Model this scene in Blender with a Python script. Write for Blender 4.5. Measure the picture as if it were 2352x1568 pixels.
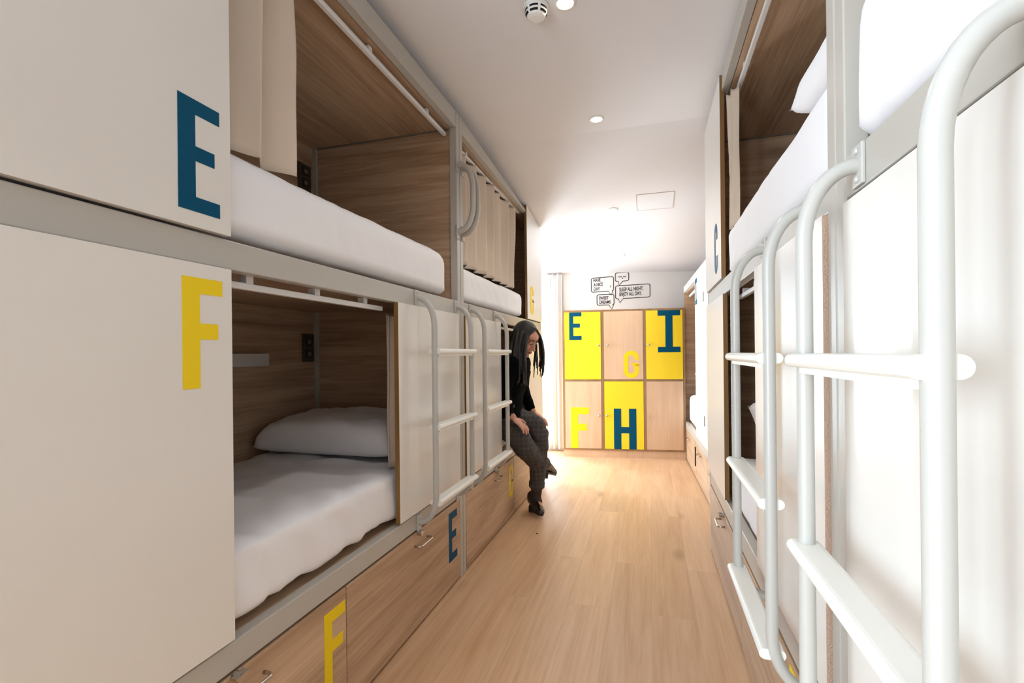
import bpy, bmesh, math, random
from mathutils import Vector, Matrix, noise
random.seed(7)
for o in list(bpy.data.objects): bpy.data.objects.remove(o)
SC = bpy.context.scene
COL = SC.collection
PI = math.pi
# ------------------------------------------------------------------ camera
cd = bpy.data.cameras.new('camera'); cam = bpy.data.objects.new('camera', cd); COL.objects.link(cam)
cd.sensor_width = 36; cd.lens = 1085/2352*36; cd.shift_y = 0.01173; cd.clip_start = 0.01
TH = math.atan(315/1085)
cam.matrix_world = Matrix.Translation((0, 0, 1.2)) @ Matrix.Rotation(TH, 4, 'Z') @ Matrix.Rotation(PI/2, 4, 'X') @ Matrix.Rotation(-0.0105, 4, 'Z')
SC.camera = cam
SC.view_settings.view_transform = 'Standard'; SC.view_settings.look = 'None'
SC.view_settings.gamma = 1; SC.view_settings.use_curve_mapping = False
SC.view_settings.exposure = -0.2
# ------------------------------------------------------------------ light
w = bpy.data.worlds.new('world'); SC.world = w; w.use_nodes = True
w.node_tree.nodes['Background'].inputs[0].default_value = (0.85, 0.92, 1, 1)
w.node_tree.nodes['Background'].inputs[1].default_value = 1.0
def area(name, loc, target, sx, sy, power, col):
    l = bpy.data.lights.new(name, 'AREA'); l.shape = 'RECTANGLE'; l.size = sx; l.size_y = sy
    l.energy = power; l.color = col
    o = bpy.data.objects.new(name, l); COL.objects.link(o); o.location = loc
    d = Vector(target)-Vector(loc); o.rotation_euler = d.to_track_quat('-Z', 'Y').to_euler()
    return o
area('added_daylight_left', (-2.25, 5.0, 1.15), (0, 5.0, 1.0), 1.0, 2.0, 175, (0.72, 0.87, 1))  # added area lamp outside the unseen far-left window
area('added_daylight_front', (-1.5, -1.95, 1.2), (-0.7, 0, 1.1), 1.0, 2.1, 110, (0.72, 0.87, 1))  # added lamp behind the viewpoint, brightens the right row
area('added_daylight_side', (-2.25, -.75, 1.2), (0, .1, 1.0), 1.25, 2.1, 118, (0.72, 0.87, 1))  # added lamp for more sideways light on the right-hand fronts
area('added_daylight_back', (-1.72, 6.1, 1.1), (-1.0, 4, .95), .7, 1.9, 210, (0.72, 0.87, 1))  # added lamp outside the unseen far-wall window, lights the right panels
DOWNLIGHT_POWER = 3.6
# ------------------------------------------------------------------ helpers
def hx(s):
    s = s.lstrip('#'); v = [int(s[i:i+2], 16)/255 for i in (0, 2, 4)]
    return tuple((c/12.92 if c <= .04045 else ((c+.055)/1.055)**2.4) for c in v)+(1,)
def mat(name, col, rough=.5, metal=0, coat=0, spec=.5, sheen=0):
    m = bpy.data.materials.new(name); m.use_nodes = True
    b = m.node_tree.nodes['Principled BSDF']
    b.inputs['Base Color'].default_value = hx(col); b.inputs['Roughness'].default_value = rough
    b.inputs['Metallic'].default_value = metal; b.inputs['Coat Weight'].default_value = coat
    b.inputs['Specular IOR Level'].default_value = spec; b.inputs['Sheen Weight'].default_value = sheen
    return m
def nd(m, t, **kw):
    n = m.node_tree.nodes.new(t)
    for k, v in kw.items():
        if k in n.inputs: n.inputs[k].default_value = v
        else: setattr(n, k, v)
    return n
def lk(m, a, b): m.node_tree.links.new(a, b)
def bump(m, scale, strength, dist=.002, stretch=(1, 1, 1), detail=4):
    b = m.node_tree.nodes['Principled BSDF']
    tc = nd(m, 'ShaderNodeTexCoord'); mp = nd(m, 'ShaderNodeMapping'); mp.inputs['Scale'].default_value = stretch
    n = nd(m, 'ShaderNodeTexNoise', Scale=scale, Detail=detail); bp = nd(m, 'ShaderNodeBump', Strength=strength, Distance=dist)
    lk(m, tc.outputs['Object'], mp.inputs[0]); lk(m, mp.outputs[0], n.inputs['Vector']); lk(m, n.outputs[0], bp.inputs['Height'])
    lk(m, bp.outputs[0], b.inputs['Normal'])
    return m
def wood(name, light, dark, axis, rough=.45, planks=False, cont=1.0, coat=0):
    """oak laminate, grain running along axis (0,1,2)"""
    m = mat(name, light, rough, coat=coat); b = m.node_tree.nodes['Principled BSDF']
    tc = nd(m, 'ShaderNodeTexCoord'); oi = nd(m, 'ShaderNodeObjectInfo')
    vec = tc.outputs['Object']
    sc = [9.0, 9.0, 9.0]; sc[axis] = .75
    off = nd(m, 'ShaderNodeVectorMath', operation='ADD'); lk(m, vec, off.inputs[0])
    rs = nd(m, 'ShaderNodeMath', operation='MULTIPLY'); lk(m, oi.outputs['Random'], rs.inputs[0]); rs.inputs[1].default_value = 37
    if planks:
        sx = nd(m, 'ShaderNodeSeparateXYZ'); lk(m, vec, sx.inputs[0])
        cx = nd(m, 'ShaderNodeCombineXYZ'); lk(m, sx.outputs[1], cx.inputs[0]); lk(m, sx.outputs[0], cx.inputs[1])
        br = nd(m, 'ShaderNodeTexBrick', offset=.37, squash=1.0)
        br.inputs['Color1'].default_value = (0, 0, 0, 1); br.inputs['Color2'].default_value = (1, 1, 1, 1); br.inputs['Mortar'].default_value = (.5, .5, .5, 1)
        br.inputs['Scale'].default_value = 1; br.inputs['Brick Width'].default_value = 1.38; br.inputs['Row Height'].default_value = .192
        br.inputs['Mortar Size'].default_value = .0012; br.inputs['Mortar Smooth'].default_value = .2; br.inputs['Bias'].default_value = 0
        lk(m, cx.outputs[0], br.inputs['Vector'])
        pr = nd(m, 'ShaderNodeMath', operation='MULTIPLY'); lk(m, br.outputs['Color'], pr.inputs[0]); pr.inputs[1].default_value = 23
        lk(m, pr.outputs[0], off.inputs[1])
    else:
        lk(m, rs.outputs[0], off.inputs[1])
    mp = nd(m, 'ShaderNodeMapping'); mp.inputs['Scale'].default_value = sc; lk(m, off.outputs[0], mp.inputs[0])
    n1 = nd(m, 'ShaderNodeTexNoise', Scale=1.0, Detail=6, Roughness=.62, Distortion=.9); lk(m, mp.outputs[0], n1.inputs['Vector'])
    mp2 = nd(m, 'ShaderNodeMapping'); sc2 = [95, 95, 95]; sc2[axis] = 3.2; mp2.inputs['Scale'].default_value = sc2; lk(m, off.outputs[0], mp2.inputs[0])
    n2 = nd(m, 'ShaderNodeTexNoise', Scale=1.0, Detail=3); lk(m, mp2.outputs[0], n2.inputs['Vector'])
    a1 = nd(m, 'ShaderNodeMath', operation='MULTIPLY_ADD'); lk(m, n2.outputs[0], a1.inputs[0]); a1.inputs[1].default_value = .45*cont
    lk(m, n1.outputs[0], a1.inputs[2])
    rp = nd(m, 'ShaderNodeMapRange'); lk(m, a1.outputs[0], rp.inputs[0])
    rp.inputs[1].default_value = .45; rp.inputs[2].default_value = 1.0
    mx = nd(m, 'ShaderNodeMix', data_type='RGBA'); lk(m, rp.outputs[0], mx.inputs[0])
    mx.inputs[6].default_value = hx(light); mx.inputs[7].default_value = hx(dark)
    outc = mx.outputs[2]
    # knots
    sck = [5.0, 5.0, 5.0]; sck[axis] = 2.0
    mk = nd(m, 'ShaderNodeMapping'); mk.inputs['Scale'].default_value = sck; lk(m, off.outputs[0], mk.inputs[0])
    vo = nd(m, 'ShaderNodeTexVoronoi', Scale=.55); lk(m, mk.outputs[0], vo.inputs['Vector'])
    kr = nd(m, 'ShaderNodeMapRange'); lk(m, vo.outputs['Distance'], kr.inputs[0]); kr.inputs[1].default_value = .04; kr.inputs[2].default_value = .13; kr.inputs[3].default_value = .45; kr.inputs[4].default_value = 0
    mxk = nd(m, 'ShaderNodeMix', data_type='RGBA'); lk(m, kr.outputs[0], mxk.inputs[0]); lk(m, outc, mxk.inputs[6]); mxk.inputs[7].default_value = tuple(c*.45 for c in hx(dark)[:3])+(1,)
    outc = mxk.outputs[2]
    if planks:
        hs = nd(m, 'ShaderNodeHueSaturation'); lk(m, outc, hs.inputs['Color'])
        vr = nd(m, 'ShaderNodeMapRange'); lk(m, br.outputs['Color'], vr.inputs[0]); vr.inputs[3].default_value = .93; vr.inputs[4].default_value = 1.05
        lk(m, vr.outputs[0], hs.inputs['Value'])
        m3 = nd(m, 'ShaderNodeMix', data_type='RGBA'); lk(m, br.outputs['Fac'], m3.inputs[0]); lk(m, hs.outputs[0], m3.inputs[6]); m3.inputs[7].default_value = hx('#BE9A77')
        outc = m3.outputs[2]
    lk(m, outc, b.inputs['Base Color'])
    bp = nd(m, 'ShaderNodeBump', Strength=.12, Distance=.001); lk(m, n2.outputs[0], bp.inputs['Height']); lk(m, bp.outputs[0], b.inputs['Normal'])
    return m
M = {}
OAK = ('#D8B898', '#987659')
M['wood_y'] = wood('oak_long', *OAK, 1); M['wood_x'] = wood('oak_cross', *OAK, 0); M['wood_z'] = wood('oak_upright', *OAK, 2)
M['locker'] = wood('pale_oak_door', '#DDBEA0', '#C8A482', 2, .5, cont=.8)
M['locker_edge'] = wood('oak_edge', '#A8845F', '#7D5C3D', 2)
M['floor'] = wood('oak_floor', '#E0BA95', '#BE9067', 1, .36, True, cont=.85)
M['ply_edge'] = wood('ply_edge', '#A37B42', '#6F4E26', 2)
M['chip'] = bump(mat('raw_chipboard', '#C4A48E', .9), 260, .8, .003)
M['cream'] = bump(mat('cream_laminate', '#E6E0D8', .28), 60, .03)
M['grey'] = bump(mat('painted_steel', '#B9B3A9', .32), 140, .03)
M['ladder'] = bump(mat('white_painted_tube', '#BFBCB5', .28), 140, .03)
M['tread'] = mat('white_tread', '#F1EFE8', .35)
M['trim'] = mat('grey_trim', '#7F7467', .45)
M['white_rail'] = mat('white_aluminium', '#EDE9E6', .3)
M['wall'] = bump(mat('white_plaster', '#F1EEEC', .8), 220, .06)
M['ceil'] = bump(mat('white_ceiling', '#F0EDEE', .85), 220, .05)
M['sheet'] = bump(mat('white_sheet', '#F1EEEF', .85, sheen=.1), 28, .25, .004)
M['pillow'] = bump(mat('pillow_cotton', '#F1EEEF', .85, sheen=.1), 14, .4, .006)
M['curtain'] = bump(mat('beige_fabric', '#D8C6B2', .9, sheen=.2), 400, .15)
M['wcurtain'] = bump(mat('white_fabric', '#F2EEEA', .9, sheen=.2), 400, .15)
M['teal'] = mat('teal_vinyl', '#004C6B', .5, spec=.12); M['yellow'] = mat('yellow_vinyl', '#F3D21E', .45, spec=.2)
M['ydoor'] = mat('yellow_laminate', '#F6D624', .4)
M['chrome'] = mat('brushed_nickel', '#C9C3BC', .25, 1)
M['dark'] = mat('dark_plastic', '#2B2522', .4); M['black'] = mat('black_plastic', '#0D0D0D', .5)
M['socket'] = mat('brown_socket', '#4C4038', .4); M['shelf'] = mat('grey_shelf', '#D3CCC4', .5)
M['ink'] = mat('black_vinyl', '#1C1C1E', .5)
M['gap'] = mat('shadow_gap_rubber', '#2A211B', .9)
M['plast'] = mat('white_plastic', '#F3F0EA', .4)
M['skin'] = mat('skin', '#C98F76', .5); M['lips'] = mat('lips', '#9C5148', .45)
M['hair'] = bump(mat('dark_hair', '#120C0A', .5), 60, .5, .003, (6, 6, 1))
M['sweater'] = bump(mat('black_knit', '#050506', .95, spec=.1), 300, .3)
M['shoe'] = mat('black_leather', '#0B0A0A', .25, coat=.3)
M['sock'] = mat('brown_tights', '#2A1713', .7)
M['eye'] = mat('eye_white', '#D8D0C8', .3)
def plaid():
    m = mat('grey_check_wool', '#4C4745', .9); b = m.node_tree.nodes['Principled BSDF']
    tc = nd(m, 'ShaderNodeTexCoord'); outs = []
    for d, s in (('X', 34), ('Z', 30), ('Y', 34)):
        wv = nd(m, 'ShaderNodeTexWave', wave_type='BANDS', bands_direction=d, Scale=s*.314); lk(m, tc.outputs['Object'], wv.inputs['Vector'])
        r = nd(m, 'ShaderNodeMapRange'); lk(m, wv.outputs['Fac'], r.inputs[0]); r.inputs[1].default_value = .8; r.inputs[2].default_value = .95; outs.append(r.outputs[0])
    mx1 = nd(m, 'ShaderNodeMath', operation='MAXIMUM'); lk(m, outs[0], mx1.inputs[0]); lk(m, outs[1], mx1.inputs[1])
    n = nd(m, 'ShaderNodeTexNoise', Scale=90.0); lk(m, tc.outputs['Object'], n.inputs['Vector'])
    c = nd(m, 'ShaderNodeMix', data_type='RGBA'); lk(m, mx1.outputs[0], c.inputs[0]); c.inputs[6].default_value = hx('#494442'); c.inputs[7].default_value = hx('#5C5350')
    c2 = nd(m, 'ShaderNodeMix', data_type='RGBA', blend_type='MULTIPLY'); c2.inputs[0].default_value = .5; lk(m, c.outputs[2], c2.inputs[6]); lk(m, n.outputs[0], c2.inputs[7])
    lk(m, c2.outputs[2], b.inputs['Base Color']); return m
M['plaid'] = plaid()
def emis(name, col, s):
    m = mat(name, '#FFFFFF'); b = m.node_tree.nodes['Principled BSDF']
    b.inputs['Emission Color'].default_value = hx(col); b.inputs['Emission Strength'].default_value = s; return m
M['lamp'] = emis('lamp_glow', '#FFF1DC', 9)
def glass():
    m = bpy.data.materials.new('window_glass'); m.use_nodes = True; t = m.node_tree; t.nodes.clear()
    o = t.nodes.new('ShaderNodeOutputMaterial'); tr = t.nodes.new('ShaderNodeBsdfTransparent'); g = t.nodes.new('ShaderNodeBsdfGlossy')
    g.inputs['Roughness'].default_value = .02; mx = t.nodes.new('ShaderNodeMixShader'); mx.inputs[0].default_value = .06
    t.links.new(tr.outputs[0], mx.inputs[1]); t.links.new(g.outputs[0], mx.inputs[2]); t.links.new(mx.outputs[0], o.inputs[0]); return m
M['glass'] = glass()

def empty(name, loc, label, cat, group=None, rz=0):
    o = bpy.data.objects.new(name, None); COL.objects.link(o); o.empty_display_size = .1
    o.location = loc; o.rotation_euler = (0, 0, rz); tag(o, label, cat, group); return o
def tag(o, label=None, cat=None, group=None, kind=None):
    if label: o['label'] = label
    if cat: o['category'] = cat
    if group: o['group'] = group
    if kind: o['kind'] = kind
    return o
def base_of(p):
    v = Vector((0, 0, 0))
    while p is not None: v += Vector(p.location); p = p.parent
    return v
def obj(name, bm, m, parent=None, smooth=False, origin=None, local=False, label=None):
    """geometry is given in world coordinates (or in the parent's frame when local)"""
    bmesh.ops.recalc_face_normals(bm, faces=bm.faces)
    if parent is not None and not local: bmesh.ops.translate(bm, verts=bm.verts, vec=-base_of(parent))
    loc = Vector((0, 0, 0))
    if parent is None:
        if origin is None:
            xs = [v.co for v in bm.verts]
            origin = Vector(((min(c.x for c in xs)+max(c.x for c in xs))/2, (min(c.y for c in xs)+max(c.y for c in xs))/2, min(c.z for c in xs)))
        loc = Vector(origin); bmesh.ops.translate(bm, verts=bm.verts, vec=-loc)
    me = bpy.data.meshes.new(name); bm.to_mesh(me); bm.free()
    for x in (m if isinstance(m, (list, tuple)) else [m]): me.materials.append(x)
    if smooth:
        for p in me.polygons: p.use_smooth = True
    o = bpy.data.objects.new(name, me); COL.objects.link(o); o.location = loc
    if parent is not None: o.parent = parent
    if label: o['label'] = label
    return o
def NB(): return bmesh.new()
def merge(bm, b2):
    me = bpy.data.meshes.new('t'); b2.to_mesh(me); b2.free(); bm.from_mesh(me); bpy.data.meshes.remove(me)
def box(bm, x0, x1, y0, y1, z0, z1, bev=0, seg=2):
    if x0 > x1: x0, x1 = x1, x0
    if y0 > y1: y0, y1 = y1, y0
    b = NB(); bmesh.ops.create_cube(b, size=1)
    for v in b.verts: v.co = Vector(((x0+x1)/2+v.co.x*(x1-x0), (y0+y1)/2+v.co.y*(y1-y0), (z0+z1)/2+v.co.z*(z1-z0)))
    if bev: bmesh.ops.bevel(b, geom=list(b.edges), offset=bev, segments=seg, profile=.5, affect='EDGES')
    merge(bm, b); return bm
def prism(bm, pts, vec):
    """closed polygon (3D points) pushed along vec"""
    vec = Vector(vec); a = [bm.verts.new(Vector(p)) for p in pts]; b = [bm.verts.new(Vector(p)+vec) for p in pts]; n = len(pts)
    bm.faces.new(a); bm.faces.new(b[::-1])
    for i in range(n): bm.faces.new((a[i], b[i], b[(i+1) % n], a[(i+1) % n]))
    return bm
def tube(bm, pts, r, seg=14, caps=True):
    pts = [Vector(p) for p in pts]; n = len(pts); rs = r if isinstance(r, (list, tuple)) else [r]*n
    rings = []; up = None
    for i, p in enumerate(pts):
        t = (pts[min(i+1, n-1)]-pts[max(i-1, 0)]).normalized()
        if up is None: up = Vector((0, 0, 1)) if abs(t.z) < .9 else Vector((1, 0, 0))
        up = (up-t*up.dot(t)).normalized(); s = t.cross(up)
        rings.append([bm.verts.new(p+(up*math.cos(2*PI*k/seg)+s*math.sin(2*PI*k/seg))*rs[i]) for k in range(seg)])
    for i in range(n-1):
        for k in range(seg): bm.faces.new((rings[i][k], rings[i][(k+1) % seg], rings[i+1][(k+1) % seg], rings[i+1][k]))
    if caps: bm.faces.new(rings[0][::-1]); bm.faces.new(rings[-1])
    return bm
def cyl(bm, p0, p1, r, seg=20): return tube(bm, [p0, p1], r, seg)
def ball(bm, c, r, R=None, seg=16):
    b = NB(); bmesh.ops.create_uvsphere(b, u_segments=seg, v_segments=seg//2+2, radius=1)
    r = r if isinstance(r, (list, tuple)) else (r, r, r)
    for v in b.verts:
        q = Vector((v.co.x*r[0], v.co.y*r[1], v.co.z*r[2]))
        if R: q = R @ q
        v.co = q+Vector(c)
    merge(bm, b); return bm
def chain(bm, pts, rs, seg=14):
    """tapered limb with round ends"""
    rs = rs if isinstance(rs, (list, tuple)) else [rs]*len(pts)
    tube(bm, pts, rs, seg)
    for p, r in zip(pts, rs): ball(bm, p, r*1.0, seg=seg)
    return bm
def fillet(p0, c, p1, r, n=8, r2=None):
    """points of an arc that rounds the corner c"""
    p0, c, p1 = Vector(p0), Vector(c), Vector(p1); a = (p0-c).normalized(); b = (p1-c).normalized()
    out = []
    r2 = r2 or r; O = c+a*r+b*r2
    for i in range(n+1):
        t = PI/2*i/n; out.append(O-b*r2*math.cos(t)-a*r*math.sin(t))
    return out
def rbox(x0, x1, y0, y1, z0, z1, r, n=(10, 24, 6), wob=0, freq=3, fine=0, seed=0, rb=None):
    """soft rounded box with a slightly uneven cloth surface"""
    b = NB(); hx_, hy, hz = (x1-x0)/2, (y1-y0)/2, (z1-z0)/2; C = Vector(((x0+x1)/2, (y0+y1)/2, (z0+z1)/2)); H = Vector((hx_, hy, hz))
    vs = {}
    def V(i, j, k):
        key = (i, j, k)
        if key not in vs: vs[key] = b.verts.new((-hx_+2*hx_*i/n[0], -hy+2*hy*j/n[1], -hz+2*hz*k/n[2]))
        return vs[key]
    nx, ny, nz = n
    for j in range(ny):
        for k in range(nz):
            for i in (0, nx): b.faces.new((V(i, j, k), V(i, j+1, k), V(i, j+1, k+1), V(i, j, k+1)))
    for i in range(nx):
        for k in range(nz):
            for j in (0, ny): b.faces.new((V(i, j, k), V(i+1, j, k), V(i+1, j, k+1), V(i, j, k+1)))
        for j in range(ny):
            for k in (0, nz): b.faces.new((V(i, j, k), V(i+1, j, k), V(i+1, j+1, k), V(i, j+1, k)))
    rr = Vector((min(r, hx_*.98), min(r, hy*.98), min(r, hz*.98)))
    for v in b.verts:
        p = v.co.copy(); R_ = rr.copy()
        if rb and p.z < -H.z+rr.z: R_.z = rb
        q = Vector([max(-H[a]+R_[a], min(H[a]-R_[a], p[a])) for a in range(3)]); d = p-q
        e = Vector([d[a]/R_[a] for a in range(3)])
        if e.length > 1e-6:
            e = e/e.length if max(abs(c) for c in e) > .999 else e
            p = q+Vector([e[a]*R_[a] for a in range(3)])
        nn = p.normalized() if e.length < 1e-6 else e.normalized()
        dz = wob*noise.noise((p+C)*freq+Vector((seed, 0, 0)))
        if fine:
            pp = p+C; u = noise.noise(Vector((pp.x*2+seed, pp.y*3, pp.z*2)))
            dz += fine*(abs(noise.noise(Vector((pp.x*4, pp.y*9+pp.z*5+u*2, pp.z*3+seed))))*2-.5)
        v.co = C+p+nn*dz
    return b
def mesh_of(o):
    dg = bpy.context.evaluated_depsgraph_get(); return bpy.data.meshes.new_from_object(o.evaluated_get(dg))
def fused(bm, voxel=.006, smooth=4):
    """fuse overlapping closed shapes into one continuous surface"""
    me = bpy.data.meshes.new('t'); bm.to_mesh(me); bm.free(); o = bpy.data.objects.new('t', me); COL.objects.link(o)
    md = o.modifiers.new('r', 'REMESH'); md.mode = 'VOXEL'; md.voxel_size = voxel
    s = o.modifiers.new('s', 'SMOOTH'); s.iterations = smooth; s.factor = .5
    r = mesh_of(o); bpy.data.objects.remove(o); b = NB(); b.from_mesh(r); bpy.data.meshes.remove(r); return b
# ---------------------------------------------------------------- letters
def strip(path, wd):
    """closed outline of a stroke that follows path (open)"""
    L, Rr = [], []; n = len(path)
    for i, p in enumerate(path):
        t = (Vector(path[min(i+1, n-1)])-Vector(path[max(i-1, 0)])).normalized(); nn = Vector((-t.y, t.x))*wd/2
        L.append(Vector(p)+nn); Rr.append(Vector(p)-nn)
    return [(L[i], L[i+1], Rr[i+1], Rr[i]) for i in range(n-1)]
def arc(cx, cy, r, a0, a1, n=8): return [(cx+r*math.cos(a0+(a1-a0)*i/n), cy+r*math.sin(a0+(a1-a0)*i/n)) for i in range(n+1)]
def R4(x0, y0, x1, y1): return [(x0, y0), (x1, y0), (x1, y1), (x0, y1)]
def glyph(ch, w, h, s=None, sb=None):
    s = s or w*.36; sb = sb or s
    if ch == 'E': return [R4(0, 0, s, h), R4(s, 0, w, sb), R4(s, h-sb, w, h), R4(s, h*.52-sb/2, w*.87, h*.52+sb/2)]
    if ch == 'F': return [R4(0, 0, s, h), R4(s, h-sb, w, h), R4(s, h*.515-sb/2, w*.88, h*.515+sb/2)]
    if ch == 'H': return [R4(0, 0, s, h), R4(w-s, 0, w, h), R4(s, h*.47-sb/2, w-s, h*.47+sb/2)]
    if ch == 'I': return [R4(0, 0, w, sb), R4(0, h-sb, w, h), R4(w/2-s/2, sb, w/2+s/2, h-sb)]
    r = w/2-s/2
    if ch in 'CG':
        p = [(w-s/2, h*.66), (w-s/2, h-w/2)]+arc(w/2, h-w/2, r, 0, PI)+arc(w/2, w/2, r, PI, 2*PI)
        p += [(w-s/2, h*.34 if ch == 'C' else h*.5)]
        q = strip(p, s)
        if ch == 'G': q.append(R4(w*.52, h*.46-s*.1, w, h*.46+s*.55))
        return q
    if ch == 'D':
        p = arc(w/2, h-w/2, r, PI/2, 0)+arc(w/2, w/2, r, 0, -PI/2)
        return [R4(0, 0, s, h), R4(s, h-s, w/2, h), R4(s, 0, w/2, s)]+strip(p, s)
def letter(ch, o, u, v, n, w, h, m, parent, s=None, sb=None, local=False, name='letter'):
    """flat vinyl letter: o = lower-left corner, u right, v up, n outward"""
    bm = NB(); o, u, v, n = Vector(o), Vector(u), Vector(v), Vector(n)
    for poly in glyph(ch, w, h, s, sb): prism(bm, [o+u*p[0]+v*p[1] for p in poly], n*.0012)
    return obj(name, bm, m, parent, local=local, label=('teal letter %s' if m is M['teal'] else 'yellow letter %s') % ch)

# =================================================================== ROOM
ZC = 2.585; YB = 3.0; SL = .1465
def zc(y): return ZC if y < YB else ZC-SL*(y-YB)
XL, XR, YF = -1.99, 1.36, -1.6
bm = NB(); box(bm, XL-.2, XR+.2, YF-.2, 6.5, -.1, 0); tag(obj('floor', bm, M['floor'], origin=(0, 0, 0)), kind='structure')
bm = NB(); prism(bm, [(XL-.2, YF-.2, ZC), (XL-.2, YB, ZC), (XL-.2, 6.5, zc(6.5)), (XL-.2, 6.5, ZC+.25), (XL-.2, YF-.2, ZC+.25)], (XR-XL+.4, 0, 0))
tag(obj('ceiling', bm, M['ceil']), kind='structure')
# left wall with two added, unseen windows placed to let daylight in
W1 = (4.62, 5.5, .12, 2.02)
bm = NB()
def wall_yz(bm, x0, x1, y0, y1, z0, top):   # top may follow the sloped ceiling
    ys = sorted({y0, y1} | ({YB} if y0 < YB < y1 else set()))
    pts = [(x0, y0, z0), (x0, y1, z0)]+[(x0, y, top if top else zc(y)+.03) for y in ys[::-1]]
    prism(bm, pts, (x1-x0, 0, 0))
W3 = (-1.4, -.1, .1, 2.3)
wall_yz(bm, XL-.12, XL, YF, W3[0], 0, None); wall_yz(bm, XL-.12, XL, W3[1], W1[0], 0, None); wall_yz(bm, XL-.12, XL, W3[0], W3[1], 0, W3[2]); wall_yz(bm, XL-.12, XL, W3[0], W3[1], W3[3], None); wall_yz(bm, XL-.12, XL, W1[1], 6.3, 0, None)
wall_yz(bm, XL-.12, XL, W1[0], W1[1], 0, W1[2]); wall_yz(bm, XL-.12, XL, W1[0], W1[1], W1[3], None)
tag(obj('wall_left', bm, M['wall']), kind='structure')
bm = NB(); wall_yz(bm, XR, XR+.12, YF, 6.3, 0, None); tag(obj('wall_right', bm, M['wall']), kind='structure')
W2 = (-1.93, -.95, .1, 2.3)  # opening for a window added behind the viewpoint
bm = NB()
for a in ((XL-.12, W2[0], 0, ZC), (W2[1], XR+.12, 0, ZC), (W2[0], W2[1], 0, W2[2]), (W2[0], W2[1], W2[3], ZC)): box(bm, a[0], a[1], YF-.12, YF, a[2], a[3]+(.02 if a[3] == ZC else 0))
tag(obj('wall_front', bm, M['wall']), kind='structure')
def window(name, along, c0, c1, z0, z1, at):
    bm = NB(); f = .05
    def bx(a0, a1, b0, b1):
        if along == 'y': box(bm, at-.03, at+.03, a0, a1, b0, b1)
        else: box(bm, a0, a1, at-.03, at+.03, b0, b1)
    bx(c0, c1, z0, z0+f); bx(c0, c1, z1-f, z1); bx(c0, c0+f, z0+f, z1-f); bx(c1-f, c1, z0+f, z1-f); mid = (c0+c1)/2; bx(mid-.03, mid+.03, z0+f, z1-f)
    o = tag(obj(name, bm, M['plast']), kind='structure')
    bm = NB()
    if along == 'y': box(bm, at-.004, at+.004, c0+f, c1-f, z0+f, z1-f)
    else: box(bm, c0+f, c1-f, at-.004, at+.004, z0+f, z1-f)
    obj('pane', bm, M['glass'], o)
window('added_window_1', 'y', W1[0], W1[1], W1[2], W1[3], XL-.06)  # unseen window, added where the far bay's daylight comes from
window('added_window_3', 'y', W3[0], W3[1], W3[2], W3[3], XL-.06)  # unseen, added so light reaches the right row from the left
window('added_window_2', 'x', W2[0], W2[1], W2[2], W2[3], YF-.06)  # unseen, added behind the viewpoint to light the right row
# the far wall stands slightly turned, parallel to the lockers
LA = Vector((-.963, 5.426, 0)); LU = Vector((.99293, .11868, 0)); LN = Vector((-.11868, .99293, 0)); LROT = math.atan2(.11868, .99293)
def LP(u, n, z): return LA+LU*u+LN*n+Vector((0, 0, z))
WOFF = .36
W4 = (-1.0, -.33, .1, 2.03)
bm = NB()
for u0, u1, z0, z1 in ((-1.15, W4[0], 0, None), (W4[0], W4[1], 0, W4[2]), (W4[0], W4[1], W4[3], None), (W4[1], 2.45, 0, None)):
    a, b_ = LP(u0, WOFF, z0), LP(u1, WOFF, z0)
    prism(bm, [a, b_, (b_.x, b_.y, z1 or zc(b_.y)+.04), (a.x, a.y, z1 or zc(a.y)+.04)], LN*.1)
tag(obj('wall_back', bm, M['wall']), kind='structure')
bm = NB(); u0, u1, z0, z1 = W4; f = .05
for q in ((u0, u1, z0, z0+f), (u0, u1, z1-f, z1), (u0, u0+f, z0+f, z1-f), (u1-f, u1, z0+f, z1-f)): box(bm, q[0], q[1], .02, .08, q[2], q[3])
o = tag(obj('added_window_4', bm, M['plast'], origin=(0, 0, 0)), kind='structure'); o.location = LP(0, WOFF, 0); o.rotation_euler.z = LROT  # unseen far-wall window, added to match the light on the right panels
bm = NB(); box(bm, u0+f, u1-f, .046, .054, z0+f, z1-f); obj('pane', bm, M['glass'], o, local=True)

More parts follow.
